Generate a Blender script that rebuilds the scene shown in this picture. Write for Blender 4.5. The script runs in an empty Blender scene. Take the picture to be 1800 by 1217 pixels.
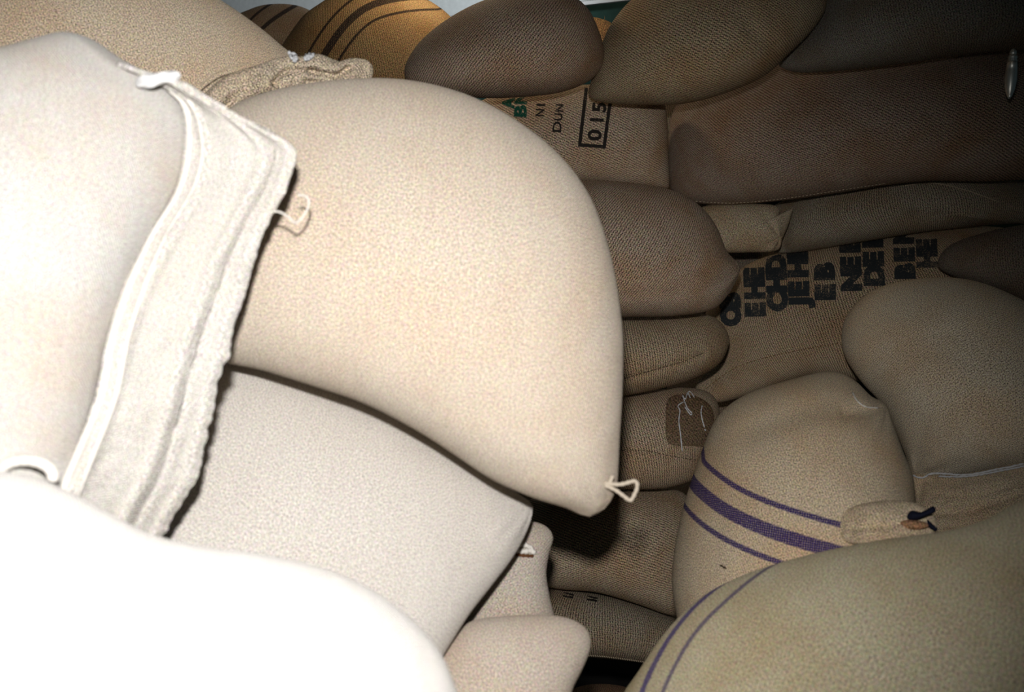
import bpy, bmesh, math, random
import numpy as np
from mathutils import Vector, Matrix, noise
random.seed(7)
sc = bpy.context.scene
COL = sc.collection
R = math.radians

# ------------------------------------------------------------------ camera
W_, H_ = 1800, 1217
FOC = 35.0
FX = W_ * FOC / 36.0
camd = bpy.data.cameras.new('camera'); cam = bpy.data.objects.new('camera', camd); COL.objects.link(cam)
camd.lens = FOC; camd.sensor_width = 36.0
cam.location = (0, 0, 1.5); cam.rotation_euler = (R(90 - 8), 0, 0)
camd.clip_start = 0.02
camd.dof.use_dof = True; camd.dof.focus_distance = 2.05; camd.dof.aperture_fstop = 6.3
sc.camera = cam
CAM = Vector((0, 0, 1.5))
CR = cam.rotation_euler.to_matrix()
RIGHT = CR @ Vector((1, 0, 0)); UP = CR @ Vector((0, 1, 0)); FWD = CR @ Vector((0, 0, -1))

# ------------------------------------------------------------------ world, lights, exposure
w = bpy.data.worlds.new('world'); sc.world = w; w.use_nodes = True
w.node_tree.nodes['Background'].inputs[0].default_value = (0.55, 0.85, 1.0, 1)
w.node_tree.nodes['Background'].inputs[1].default_value = 0.016
# the camera's own flash, just above the lens
fl = bpy.data.lights.new('flash', 'SPOT'); fl.energy = 58; fl.color = (1.0, 0.975, 0.95)
fl.spot_size = R(92); fl.spot_blend = 1.0; fl.shadow_soft_size = 0.016
flo = bpy.data.objects.new('flash', fl); COL.objects.link(flo)
flo.location = CAM + UP * 0.105 - RIGHT * 0.012 
aim = (FWD - RIGHT * 0.20 - UP * 0.10).normalized()
flo.rotation_euler = aim.to_track_quat('-Z', 'Y').to_euler()
# a warm bulb behind the top row, above the frame
cl = bpy.data.lights.new('store_lamp', 'POINT'); cl.shadow_soft_size = 0.06; cl.energy = 3.6; cl.color = (1.0, 0.80, 0.55)
clo = bpy.data.objects.new('store_lamp', cl); COL.objects.link(clo)
clo.location = CAM + (FWD + RIGHT * ((775 - 900) / FX) + UP * ((608 + 140) / FX)) * 2.38
# added spot above the frame, no source known, brightening the pale back wall
dl = bpy.data.lights.new('wall_fill_spot', 'SPOT'); dl.energy = 60; dl.color = (0.88, 0.96, 1.0); dl.spot_size = R(85); dl.spot_blend = .6; dl.shadow_soft_size = .15
dlo = bpy.data.objects.new('wall_fill_spot', dl); COL.objects.link(dlo)
dlo.location = (-0.1, 2.75, 3.05); dlo.rotation_euler = (Vector((-0.35, 3.9, 2.35)) - Vector((-0.1, 2.75, 3.05))).to_track_quat('-Z', 'Y').to_euler()
vs = sc.view_settings
vs.view_transform = 'Standard'; vs.look = 'None'; vs.gamma = 1; vs.exposure = 0.0
vs.use_curve_mapping = False

# ------------------------------------------------------------------ helpers
def ray(px, py):
    return (FWD + RIGHT * ((px - W_ / 2) / FX) - UP * ((py - H_ / 2) / FX))
def at(px, py, d):
    """point seen at photo position (px, py), d metres along the view axis"""
    return CAM + ray(px, py) * d
def proj(P):
    v = P - CAM; z = v.dot(FWD)
    return (W_ / 2 + FX * v.dot(RIGHT) / z, H_ / 2 - FX * v.dot(UP) / z)
def catmull(pts, closed, n):
    P = np.array(pts, float); m = len(P)
    out = []
    segs = m if closed else m - 1
    for i in range(segs):
        if closed:
            p0, p1, p2, p3 = P[(i - 1) % m], P[i], P[(i + 1) % m], P[(i + 2) % m]
        else:
            p0, p1, p2, p3 = P[max(i - 1, 0)], P[i], P[i + 1], P[min(i + 2, m - 1)]
        for t in np.linspace(0, 1, 24, endpoint=False):
            out.append(0.5 * ((2 * p1) + (-p0 + p2) * t + (2 * p0 - 5 * p1 + 4 * p2 - p3) * t * t + (-p0 + 3 * p1 - 3 * p2 + p3) * t ** 3))
    if not closed: out.append(P[-1])
    out = np.array(out)
    q = np.vstack([out, out[:1]]) if closed else out
    L = np.concatenate([[0], np.cumsum(np.linalg.norm(np.diff(q, axis=0), axis=1))])
    s = np.linspace(0, L[-1], n, endpoint=not closed)
    return np.stack([np.interp(s, L, q[:, k]) for k in range(q.shape[1])], axis=1)
def tag(o, label=None, cat=None, group=None, kind=None):
    if label: o['label'] = label
    if cat: o['category'] = cat
    if group: o['group'] = group
    if kind: o['kind'] = kind
    return o
def mesh_obj(name, verts, faces, mat, parent=None, loc=None, smooth=True, uv=None):
    me = bpy.data.meshes.new(name)
    me.from_pydata([tuple(v) for v in verts], [], faces)
    if smooth: me.polygons.foreach_set('use_smooth', [True] * len(me.polygons))
    if uv is not None:
        l = me.uv_layers.new(name='UVMap')
        idx = np.empty(len(me.loops), int); me.loops.foreach_get('vertex_index', idx)
        l.data.foreach_set('uv', np.asarray(uv, float)[idx].ravel())
    me.materials.append(mat)
    me.update()
    o = bpy.data.objects.new(name, me); COL.objects.link(o)
    if parent is not None: o.parent = parent
    if loc is not None: o.location = loc
    return o
def empty(name, loc):
    o = bpy.data.objects.new(name, None); COL.objects.link(o); o.location = loc; o.empty_display_size = 0.1
    return o

# ------------------------------------------------------------------ materials
def plain(name, col, rough=0.9, bump=0, scale=40, metal=0, var=0.0):
    m = bpy.data.materials.new(name); m.use_nodes = True
    nt = m.node_tree; b = nt.nodes['Principled BSDF']
    b.inputs['Base Color'].default_value = (*col, 1); b.inputs['Roughness'].default_value = rough; b.inputs['Metallic'].default_value = metal
    b.inputs['Specular IOR Level'].default_value = 0.2 if not metal else 0.5
    tc = nt.nodes.new('ShaderNodeTexCoord'); nz = nt.nodes.new('ShaderNodeTexNoise'); nz.inputs['Scale'].default_value = scale; nz.inputs['Detail'].default_value = 5
    nt.links.new(tc.outputs['Object'], nz.inputs['Vector'])
    if bump:
        bp = nt.nodes.new('ShaderNodeBump'); bp.inputs['Distance'].default_value = bump
        nt.links.new(nz.outputs['Fac'], bp.inputs['Height']); nt.links.new(bp.outputs['Normal'], b.inputs['Normal'])
    if var:
        mp = nt.nodes.new('ShaderNodeMapRange'); mp.inputs['From Min'].default_value = .3; mp.inputs['From Max'].default_value = .7
        mp.inputs['To Min'].default_value = 1 - var; mp.inputs['To Max'].default_value = 1 + var
        nt.links.new(nz.outputs['Fac'], mp.inputs['Value'])
        mx = nt.nodes.new('ShaderNodeVectorMath'); mx.operation = 'SCALE'; mx.inputs[0].default_value = col
        nt.links.new(mp.outputs['Result'], mx.inputs['Scale']); nt.links.new(mx.outputs[0], b.inputs['Base Color'])
    return m

def burlap(name, col, period=0.0062, ang=20, weave=0.35, grain=0.22, stain=0.12, stripes=None, gscale=None, dist=2.15, stain_col=(0.9, 0.62, 0.38), bump=0.0006, twill=1.0):
    """woven jute: UV in metres. stripes = list of (offset, half width, colour) read against the 'stripe' attribute"""
    gscale = gscale or (650 if dist < 1.3 else 760) / dist
    grain = grain * 3.0
    m = bpy.data.materials.new(name); m.use_nodes = True
    nt = m.node_tree; N = nt.nodes; L = nt.links
    b = N['Principled BSDF']; b.inputs['Roughness'].default_value = 0.95; b.inputs['Specular IOR Level'].default_value = 0.08
    b.inputs['Diffuse Roughness'].default_value = 0.45 if dist < 1.3 else 0.1
    def nd(t, **k):
        n = N.new(t)
        for a, v in k.items(): setattr(n, a, v)
        return n
    def math_(op, a, b_=None, c=None):
        n = nd('ShaderNodeMath', operation=op)
        for i, v in enumerate((a, b_, c)):
            if v is None: continue
            if isinstance(v, (int, float)): n.inputs[i].default_value = v
            else: L.new(v, n.inputs[i])
        return n.outputs[0]
    uv = nd('ShaderNodeUVMap'); uv.uv_map = 'UVMap'
    mp = nd('ShaderNodeMapping'); mp.inputs['Rotation'].default_value = (0, 0, R(ang)); L.new(uv.outputs[0], mp.inputs[0])
    wob = nd('ShaderNodeTexNoise'); wob.inputs['Scale'].default_value = 55; wob.inputs['Detail'].default_value = 2; L.new(mp.outputs[0], wob.inputs['Vector'])
    sx = nd('ShaderNodeSeparateXYZ'); L.new(mp.outputs[0], sx.inputs[0])
    X = math_('ADD', sx.outputs[0], math_('MULTIPLY', math_('SUBTRACT', wob.outputs['Fac'], 0.5), 0.004))
    Y = sx.outputs[1]
    k = 2 * math.pi / period
    warp = math_('SINE', math_('MULTIPLY', X, k))
    weft = math_('SINE', math_('MULTIPLY', Y, k * 1.35))
    dia = math_('SINE', math_('MULTIPLY', math_('ADD', X, math_('MULTIPLY', Y, 0.55)), k))
    wv = math_('ADD', math_('MULTIPLY', math_('MULTIPLY', warp, weft), 0.55), math_('MULTIPLY', dia, 0.5 * twill))
    g = nd('ShaderNodeTexNoise'); g.inputs['Scale'].default_value = gscale; g.inputs['Detail'].default_value = 1; g.inputs['Roughness'].default_value = 0.6
    L.new(mp.outputs[0], g.inputs['Vector'])
    gg = math_('MULTIPLY', math_('SUBTRACT', g.outputs['Fac'], 0.5), 5.0 * grain)
    f = math_('ADD', math_('ADD', math_('MULTIPLY', wv, weave), gg), 1.0)
    f = math_('MAXIMUM', f, 0.15)
    # yarn to yarn differences: long thin streaks
    st = nd('ShaderNodeMapping'); st.inputs['Scale'].default_value = (160, 9, 1); L.new(mp.outputs[0], st.inputs[0])
    sn = nd('ShaderNodeTexNoise'); sn.inputs['Scale'].default_value = 1; sn.inputs['Detail'].default_value = 1; L.new(st.outputs[0], sn.inputs['Vector'])
    f = math_('MULTIPLY', f, math_('ADD', 0.94, math_('MULTIPLY', sn.outputs['Fac'], 0.12)))
    # stains and dust
    s1 = nd('ShaderNodeTexNoise'); s1.inputs['Scale'].default_value = 7; s1.inputs['Detail'].default_value = 4; s1.inputs['Roughness'].default_value = .6
    L.new(uv.outputs[0], s1.inputs['Vector'])
    sm = nd('ShaderNodeMapRange'); sm.inputs['From Min'].default_value = .42; sm.inputs['From Max'].default_value = .72; L.new(s1.outputs['Fac'], sm.inputs['Value'])
    mixs = nd('ShaderNodeMix', data_type='RGBA', blend_type='MULTIPLY')
    L.new(math_('MULTIPLY', sm.outputs['Result'], min(1.0, stain * 3)), mixs.inputs['Factor'])
    mixs.inputs['A'].default_value = (*col, 1); mixs.inputs['B'].default_value = (*stain_col, 1)
    cur = mixs.outputs['Result']
    # chromatic speckle of the fibres
    cs = nd('ShaderNodeTexNoise'); cs.inputs['Scale'].default_value = gscale * 0.7; cs.inputs['Detail'].default_value = 2; L.new(uv.outputs[0], cs.inputs['Vector'])
    mc = nd('ShaderNodeMix', data_type='RGBA', blend_type='OVERLAY'); mc.inputs['Factor'].default_value = 0.35
    L.new(cur, mc.inputs['A']); L.new(cs.outputs['Color'], mc.inputs['B']); cur = mc.outputs['Result']
    if stripes:
        at_ = nd('ShaderNodeAttribute', attribute_name='stripe')
        ks = 2 * math.pi / 0.0058
        thr = math_('MULTIPLY', math_('SINE', math_('MULTIPLY', math_('ADD', X, Y), ks)), math_('SINE', math_('MULTIPLY', math_('SUBTRACT', X, Y), ks)))
        for off, hw, sc_ in stripes:
            d = math_('ABSOLUTE', math_('SUBTRACT', at_.outputs['Fac'], off))
            edge = math_('ADD', math_('MULTIPLY', math_('SUBTRACT', hw, d), 900.0), math_('MULTIPLY', thr, 0.7))
            e = nd('ShaderNodeClamp'); L.new(edge, e.inputs[0])
            # pale weft yarns show through the dyed warp
            cov = math_('SUBTRACT', 0.97, math_('MULTIPLY', math_('GREATER_THAN', thr, 0.45), 0.6))
            mx = nd('ShaderNodeMix', data_type='RGBA'); L.new(math_('MULTIPLY', e.outputs[0], cov), mx.inputs['Factor'])
            L.new(cur, mx.inputs['A']); mx.inputs['B'].default_value = (*sc_, 1); cur = mx.outputs['Result']
    sc3 = nd('ShaderNodeVectorMath', operation='SCALE'); L.new(cur, sc3.inputs[0]); L.new(f, sc3.inputs['Scale'])
    L.new(sc3.outputs[0], b.inputs['Base Color'])
    bp = nd('ShaderNodeBump'); bp.inputs['Distance'].default_value = bump; bp.inputs['Strength'].default_value = 0.8
    L.new(math_('ADD', wv, math_('MULTIPLY', gg, 0.5)), bp.inputs['Height']); L.new(bp.outputs['Normal'], b.inputs['Normal'])
    return m

# ------------------------------------------------------------------ the sack body builder
class Sack:
    """A filled sack: a closed outline inflated like a cushion (Poisson height), with dents, creases and gathers."""
    NS, NR = 168, 46
    FAT, TILT, POW = 1.0, 0.0, 0.5
    def __init__(s, poly, d, T, Tb=None, grad=(0, 0.45), centre=None, dents=(), creases=(), gathers=(), lump=0.006, lump_s=5.0, power=None, seed=0, NS=None, NR=None):
        if NS: s.NS = NS
        if NR: s.NR = NR
        power = s.POW if power is None else power
        Tb = T * 0.8 if Tb is None else Tb
        P = catmull(poly, True, s.NS)
        c = np.array(centre if centre is not None else P.mean(axis=0), float)
        s.cpx = c
        s.C = at(c[0], c[1], d); s.d = (s.C - CAM).length
        s.n = (CAM - s.C).normalized()
        s.a = (RIGHT - s.n * RIGHT.dot(s.n)).normalized(); s.b = s.n.cross(s.a)
        s.g = (grad[0], grad[1] + s.TILT)
        B = np.array([s.loc(x, y) for x, y in P])
        area = np.sum(B[:, 0] * np.roll(B[:, 1], -1) - B[:, 1] * np.roll(B[:, 0], -1))
        if area < 0: B = B[::-1]
        s.B = B
        NS, NR = s.NS, s.NR
        us = np.sin(np.linspace(0, 1, NR + 1) * math.pi / 2)[1:]
        us[-1] = 1.0
        s.us = np.concatenate([[0], us])
        pts = [np.zeros((1, 2))] + [B * u for u in us]
        V = np.vstack(pts); s.V = V
        tris = []
        for j in range(NS):
            tris.append((0, 1 + j, 1 + (j + 1) % NS))
        for i in range(NR - 1):
            o0, o1 = 1 + i * NS, 1 + (i + 1) * NS
            for j in range(NS):
                j2 = (j + 1) % NS
                tris.append((o0 + j, o1 + j, o1 + j2)); tris.append((o0 + j, o1 + j2, o0 + j2))
        Tn = np.array(tris)
        # cotangent Laplacian, conjugate gradient
        n = len(V)
        I, J, Wt = [], [], []; mass = np.zeros(n)
        for k in range(3):
            i0, i1, i2 = Tn[:, k], Tn[:, (k + 1) % 3], Tn[:, (k + 2) % 3]
            e1 = V[i1] - V[i0]; e2 = V[i2] - V[i0]
            cr = np.abs(e1[:, 0] * e2[:, 1] - e1[:, 1] * e2[:, 0]) + 1e-12
            cot = np.clip((e1 * e2).sum(1) / cr, -600, 600) * 0.5
            I.append(i1); J.append(i2); Wt.append(cot)
            np.add.at(mass, i0, cr / 6)
        I = np.concatenate(I); J = np.concatenate(J); Wt = np.concatenate(Wt)
        free = np.ones(n, bool); free[-NS:] = False
        diag = np.bincount(I, Wt, n) + np.bincount(J, Wt, n)
        def A(x):
            y = diag * x
            y -= np.bincount(I, Wt * x[J], n) + np.bincount(J, Wt * x[I], n)
            y[~free] = 0
            return y
        x = np.zeros(n); r = mass.copy(); r[~free] = 0
        Mi = 1 / np.maximum(diag, 1e-9); z = r * Mi; p = z.copy(); rz = r @ z; r0 = rz
        for it in range(700):
            Ap = A(p); al = rz / (p @ Ap); x += al * p; r -= al * Ap
            z = r * Mi; rn = r @ z
            if rn < r0 * 1e-12: break
            p = z + p * (rn / rz); rz = rn
        phi = np.maximum(x, 0) / x.max()
        prof = phi ** power
        T = T * s.FAT; hf = T * prof; hb = -Tb * prof
        # dents / creases / gathers / lumps
        sc_ = s.d / FX
        for (px, py, rpx, amp) in dents:
            q = s.loc(px, py); rr = rpx * sc_
            hf = hf - amp * np.exp(-((V - q) ** 2).sum(1) / rr ** 2) * np.minimum(1, prof * 3)
        for (line, wpx, amp) in creases:
            q = np.array([s.loc(*p_) for p_ in catmull(line, False, 40)])
            dd = np.sqrt(((V[:, None, :] - q[None]) ** 2).sum(2)).min(1)
            hf = hf - amp * np.exp(-(dd / (wpx * sc_)) ** 2) * np.minimum(1, prof * 2.5)
        for (px, py, rpx, amp, nn) in gathers:
            q = s.loc(px, py); v = V - q; rr = np.sqrt((v ** 2).sum(1)); an = np.arctan2(v[:, 1], v[:, 0])
            hf = hf + amp * np.sin(an * nn + 1.3 * np.sin(an * 3)) * np.exp(-(rr / (rpx * sc_)) ** 2) * np.minimum(1, prof * 4) * np.minimum(1, rr / (0.15 * rpx * sc_))
        if lump:
            off = Vector((seed * 7.1, seed * 3.3, seed * 1.7))
            ln = np.array([noise.fractal(Vector((v[0], v[1], 0)) * lump_s + off, 0.8, 2.2, 4) for v in V])
            hf = hf + lump * ln * np.minimum(1, prof * 2)
            hb = hb + lump * ln * np.minimum(1, prof * 2)
        s.hf, s.hb, s.prof, s.Tn = hf, hb, prof, Tn
    def loc(s, px, py):
        r = ray(px, py); t = (s.C - CAM).dot(s.n) / r.dot(s.n)
        q = CAM + r * t - s.C
        return (q.dot(s.a), q.dot(s.b))
    def world(s, q, h):
        base = s.C + s.a * float(q[0]) + s.b * float(q[1])
        k = 1 + (s.g[0] * q[0] + s.g[1] * q[1]) / s.d
        return CAM + (base - CAM) * k + s.n * float(h)
    def height(s, q):
        ang = math.atan2(q[1], q[0]); B = s.B
        if not hasattr(s, '_an'):
            s._an = np.arctan2(B[:, 1], B[:, 0])
        d = (ang - s._an + math.pi) % (2 * math.pi) - math.pi
        j = int(np.argmin(np.where(d >= 0, d, 99)))
        j2 = (j + 1) % s.NS
        M = np.array([[B[j, 0], B[j2, 0]], [B[j, 1], B[j2, 1]]])
        try: al, be = np.linalg.solve(M, np.array(q))
        except Exception: return float(s.hf[0])
        u = min(max(al + be, 0), 0.999); fr = be / (al + be) if al + be > 1e-9 else 0
        fr = min(max(fr, 0), 1)
        i = int(np.searchsorted(s.us, u, 'right') - 1); t = (u - s.us[i]) / (s.us[i + 1] - s.us[i])
        def ring(i):
            if i == 0: return s.hf[0]
            o = 1 + (i - 1) * s.NS
            return s.hf[o + j] * (1 - fr) + s.hf[o + j2] * fr
        return float(ring(i) * (1 - t) + ring(i + 1) * t)
    def at(s, px, py, off=0.0):
        """point on the front cloth seen at (px, py), lifted by off"""
        x, y = px, py
        for _ in range(7):
            q = s.loc(x, y); P = s.world(q, s.height(q)); u, v = proj(P)
            x += (px - u) * 0.8; y += (py - v) * 0.8
        q = s.loc(x, y)
        return s.world(q, s.height(q) + off)
    def build(s, name, mat, parent=None, stripe=None, uvscale=1.0):
        C = s.C; NS, n = s.NS, len(s.V)
        vf = [s.world(q, h) - C for q, h in zip(s.V, s.hf)]
        nb = n - NS
        vb = [s.world(q, h) - C for q, h in zip(s.V[:nb], s.hb[:nb])]
        m = lambda i: i if i >= nb else n + i
        faces = [tuple(int(i) for i in t) for t in s.Tn]
        faces += [(m(int(t[0])), m(int(t[2])), m(int(t[1]))) for t in s.Tn]
        # arc-length-ish UV in metres
        stretch = 1 + 0.35 * (1 - s.prof ** 2)
        uvf = s.V * stretch[:, None]
        uv = np.vstack([uvf, uvf[:nb] + 3.0]) * uvscale
        o = mesh_obj(name, vf + vb, faces, mat, parent, None if parent is not None else C, uv=uv)
        if stripe:
            line = np.array([s.loc(*p) for p in catmull(stripe, False, 120)])
            V = s.V; d = np.sqrt(((V[:, None] - line[None]) ** 2).sum(2)); k = np.clip(d.argmin(1), 1, len(line) - 2)
            tg = line[k + 1] - line[k - 1]; v = V - line[k]
            sd = np.sign(tg[:, 0] * v[:, 1] - tg[:, 1] * v[:, 0]) * d.min(1)
            at_ = o.data.attributes.new('stripe', 'FLOAT', 'POINT')
            at_.data.foreach_set('value', np.concatenate([sd, np.full(nb, 9.0)]))
        return o

def tube_mesh(paths, radius, ns=6, twist=0.0):
    """paths: list of lists of Vectors; returns verts, faces"""
    V, F = [], []
    for path in paths:
        n = len(path); base = len(V)
        up = None
        for i, p in enumerate(path):
            t = (path[min(i + 1, n - 1)] - path[max(i - 1, 0)])
            if t.length < 1e-9: t = Vector((0, 0, 1))
            t.normalize()
            if up is None: up = t.orthogonal().normalized()
            up = (up - t * up.dot(t)); up = up.normalized() if up.length > 1e-6 else t.orthogonal().normalized()
            sd = t.cross(up)
            r = radius * (1 + twist * math.sin(i * 1.9)) * (0.45 if i in (0, n - 1) else 1)
            for k in range(ns):
                a = 2 * math.pi * k / ns
                V.append(p + up * (math.cos(a) * r) + sd * (math.sin(a) * r))
        for i in range(n - 1):
            for k in range(ns):
                k2 = (k + 1) % ns
                F.append((base + i * ns + k, base + i * ns + k2, base + (i + 1) * ns + k2, base + (i + 1) * ns + k))
        F.append(tuple(base + k for k in range(ns))[::-1]); F.append(tuple(base + (n - 1) * ns + k for k in range(ns)))
    return V, F
def thread(name, S, lines, radius, mat, parent, off=None, wob=0.0, n=40, free=0.0, twist=0.25):
    """thread lying on the cloth of sack S along photo polylines; free lifts its middle off the cloth"""
    paths = []
    off = radius * 0.7 if off is None else off
    for ln in lines:
        p2 = catmull(ln, False, n); pts = []
        for i, (x, y) in enumerate(p2):
            f = free * math.sin(math.pi * i / (n - 1))
            P = S.at(x + random.uniform(-wob, wob), y + random.uniform(-wob, wob), off + f)
            pts.append(P - S.C)
        paths.append(pts)
    V, F = tube_mesh(paths, radius, 6, twist)
    return mesh_obj(name, V, F, mat, parent)
def stitches(name, S, line, length_px, gap_px, radius, mat, parent, slant=0.0, off=None):
    p = catmull(line, False, 300); L = np.concatenate([[0], np.cumsum(np.linalg.norm(np.diff(p, axis=0), axis=1))])
    paths = []; t = 0
    off = radius * .6 if off is None else off
    while t < L[-1] - length_px:
        a = [np.interp(t + u * length_px, L, p[:, 0]) for u in (0, .5, 1)], [np.interp(t + u * length_px, L, p[:, 1]) for u in (0, .5, 1)]
        pts = []
        for k in range(3):
            dy = (k - 1) * slant
            pts.append(S.at(a[0][k], a[1][k] + dy, off + (radius * .5 if k == 1 else 0)) - S.C)
        paths.append(pts); t += length_px + gap_px
    V, F = tube_mesh(paths, radius, 5)
    return mesh_obj(name, V, F, mat, parent)
def sheet(name, S, fn, nu, nv, mat, parent, thick=0.003, origin=None, uvs=(0.5, 0.2)):
    """cloth sheet; fn(u, v) -> world point"""
    O = S.C if origin is None else origin
    V = [fn(i / (nu - 1), j / (nv - 1)) - O for i in range(nu) for j in range(nv)]
    F = [(i * nv + j, (i + 1) * nv + j, (i + 1) * nv + j + 1, i * nv + j + 1) for i in range(nu - 1) for j in range(nv - 1)]
    uv = [(i / (nu - 1) * uvs[0], j / (nv - 1) * uvs[1]) for i in range(nu) for j in range(nv)]
    o = mesh_obj(name, V, F, mat, parent, None if parent is not None else O, uv=uv)
    md = o.modifiers.new('thickness', 'SOLIDIFY'); md.thickness = thick; md.offset = 0
    return o
def glyphs(name, S, items, mat, parent, off=0.0012, bold=0.02, label=None):
    """printed letters on the cloth, each a part. items: (text, x, y, ux, uy, size, condense): baseline start, reading direction, cap height in px"""
    for (txt, x, y, ux, uy, size, cond) in items:
        bm = bmesh.new()
        cu = bpy.data.curves.new('t', 'FONT'); cu.body = txt; cu.size = 1.0; cu.resolution_u = 3; cu.offset = bold
        to = bpy.data.objects.new('t', cu); COL.objects.link(to)
        bpy.context.view_layer.update()
        me = bpy.data.meshes.new_from_object(to.evaluated_get(bpy.context.evaluated_depsgraph_get()))
        bpy.data.objects.remove(to); bpy.data.curves.remove(cu)
        b2 = bmesh.new(); b2.from_mesh(me); bpy.data.meshes.remove(me)
        for _ in range(2):
            ed = [e for e in b2.edges if e.calc_length() > 0.12]
            if ed: bmesh.ops.subdivide_edges(b2, edges=ed, cuts=1, use_grid_fill=False)
            bmesh.ops.triangulate(b2, faces=b2.faces[:])
        k = size / 0.70
        mp = {}
        for v in b2.verts:
            gx, gy = v.co.x * k * cond, v.co.y * k
            mp[v.index] = bm.verts.new(S.at(x + ux * gx + uy * gy, y + uy * gx - ux * gy, off) - S.C)
        for f in b2.faces:
            try: bm.faces.new([mp[v.index] for v in f.verts])
            except ValueError: pass
        b2.free()
        me = bpy.data.meshes.new(name); bmesh.ops.recalc_face_normals(bm, faces=bm.faces[:]); bm.to_mesh(me); bm.free()
        me.materials.append(mat); o = bpy.data.objects.new(name, me); COL.objects.link(o); o.parent = parent
        if label: o['label'] = label
def strip_on(name, S, polys, mat, parent, off=0.0012):
    """printed bars: each a photo polyline with a width, mapped on the cloth"""
    V, F = [], []
    for line, wpx, closed in polys:
        p = np.array(line, float)
        if closed: p = np.vstack([p, p[:1]])
        for a, b in zip(p[:-1], p[1:]):
            t = (b - a) / np.linalg.norm(b - a); nn = np.array([-t[1], t[0]]) * wpx / 2
            a2, b2 = a - t * wpx / 2, b + t * wpx / 2
            k = max(2, int(np.linalg.norm(b2 - a2) / 6)); base = len(V)
            for i in range(k + 1):
                q = a2 + (b2 - a2) * i / k
                for sg in (-1, 1): V.append(S.at(*(q + nn * sg), off) - S.C)
            for i in range(k): F.append((base + 2 * i, base + 2 * i + 2, base + 2 * i + 3, base + 2 * i + 1))
    return mesh_obj(name, V, F, mat, parent)

THINGS = []
def sack_thing(S, label, mat, group=None, parts=False, stripe=None, name='burlap_sack'):
    if parts:
        r = empty(name, S.C); tag(r, label, 'sack', group)
        S.body = S.build('sack_body', mat, r, stripe)
        return r
    o = S.build(name, mat, None, stripe); tag(o, label, 'sack', group)
    return o

#@@SETTING
# ------------------------------------------------------------------ the room
M_pale = plain('painted_wall', (0.62, 0.65, 0.66), 0.8, 0.001, 60, var=0.05)
M_green = plain('green_wall', (0.02, 0.055, 0.045), 0.6, 0.0008, 50, var=0.1)
M_trim = plain('trim_paint', (0.8, 0.82, 0.84), 0.5)
M_trimd = plain('trim_gap', (0.02, 0.02, 0.025), 0.8)
M_floor = plain('concrete_floor', (0.03, 0.028, 0.027), 0.9, 0.002, 12, var=0.3)
M_ceil = plain('ceiling_paint', (0.3, 0.31, 0.31), 0.9, var=0.05)
def box(name, x0, x1, y0, y1, z0, z1, mat, mtx=None, kind='structure'):
    vs_ = [Vector((x, y, z)) for x in (x0, x1) for y in (y0, y1) for z in (z0, z1)]
    if mtx is not None: vs_ = [mtx @ v for v in vs_]
    F = [(0, 1, 3, 2), (4, 6, 7, 5), (0, 4, 5, 1), (2, 3, 7, 6), (0, 2, 6, 4), (1, 5, 7, 3)]
    o = mesh_obj(name, vs_, F, mat, smooth=False)
    if kind: o['kind'] = kind
    return o
YAW = R(-30)
WM = Matrix.Translation((0.31, 3.45, 0)) @ Matrix.Rotation(YAW, 4, 'Z')
zt = at(1060, 18, 3.45).z
box('wall_back', -4.5, 2.2, 0, 0.15, 0, 3.3, M_pale, WM)
box('wall_back_dado', -4.5, 2.2, -0.012, 0.0, 0, zt - 0.006, M_green, WM)
box('trim_1', -4.5, 2.2, -0.03, 0.0, zt - 0.006, zt + 0.006, M_trim, WM)
box('trim_2', -4.5, 2.2, -0.02, 0.0, zt + 0.006, zt + 0.0095, M_trimd, WM)
box('floor', -4.2, 3.4, -1.0, 6.4, -0.1, 0.0, M_floor)
box('ceiling', -4.2, 3.4, -1.0, 6.4, 3.3, 3.4, M_ceil)
#@@SACKS
# ------------------------------------------------------------------ cloths
blue = (0.006, 0.007, 0.012); purple = (0.035, 0.02, 0.15)
m_thread_w = plain('white_thread', (0.75, 0.76, 0.78), 0.8)
m_thread_j = plain('jute_thread', (0.55, 0.45, 0.32), 0.9)
m_thread_d = plain('dark_thread', (0.07, 0.05, 0.03), 0.9)
m_thread_p = plain('pale_thread', (0.8, 0.76, 0.7), 0.9)
def ink(name, col, cloth, wear=.5, scale=330):
    m = bpy.data.materials.new(name); m.use_nodes = True; nt = m.node_tree; b = nt.nodes['Principled BSDF']
    b.inputs['Roughness'].default_value = .95; b.inputs['Specular IOR Level'].default_value = .05
    tc = nt.nodes.new('ShaderNodeTexCoord'); nz = nt.nodes.new('ShaderNodeTexNoise'); nz.inputs['Scale'].default_value = scale; nz.inputs['Detail'].default_value = 2
    big = nt.nodes.new('ShaderNodeTexNoise'); big.inputs['Scale'].default_value = 22
    nt.links.new(tc.outputs['Object'], nz.inputs['Vector']); nt.links.new(tc.outputs['Object'], big.inputs['Vector'])
    ad = nt.nodes.new('ShaderNodeMath'); ad.operation = 'MULTIPLY_ADD'; ad.inputs[1].default_value = .6; nt.links.new(big.outputs['Fac'], ad.inputs[0]); nt.links.new(nz.outputs['Fac'], ad.inputs[2])
    mp = nt.nodes.new('ShaderNodeMapRange'); mp.inputs['From Min'].default_value = 1.0 - wear * .4; mp.inputs['From Max'].default_value = 1.1 - wear * .4
    nt.links.new(ad.outputs[0], mp.inputs['Value'])
    mx = nt.nodes.new('ShaderNodeMix'); mx.data_type = 'RGBA'; mx.inputs['A'].default_value = (*col, 1); mx.inputs['B'].default_value = (*cloth, 1)
    nt.links.new(mp.outputs['Result'], mx.inputs['Factor']); nt.links.new(mx.outputs['Result'], b.inputs['Base Color'])
    return m
m_ink = ink('blue_black_ink', (0.045, 0.052, 0.056), (0.24, 0.19, 0.135), .3)
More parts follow.
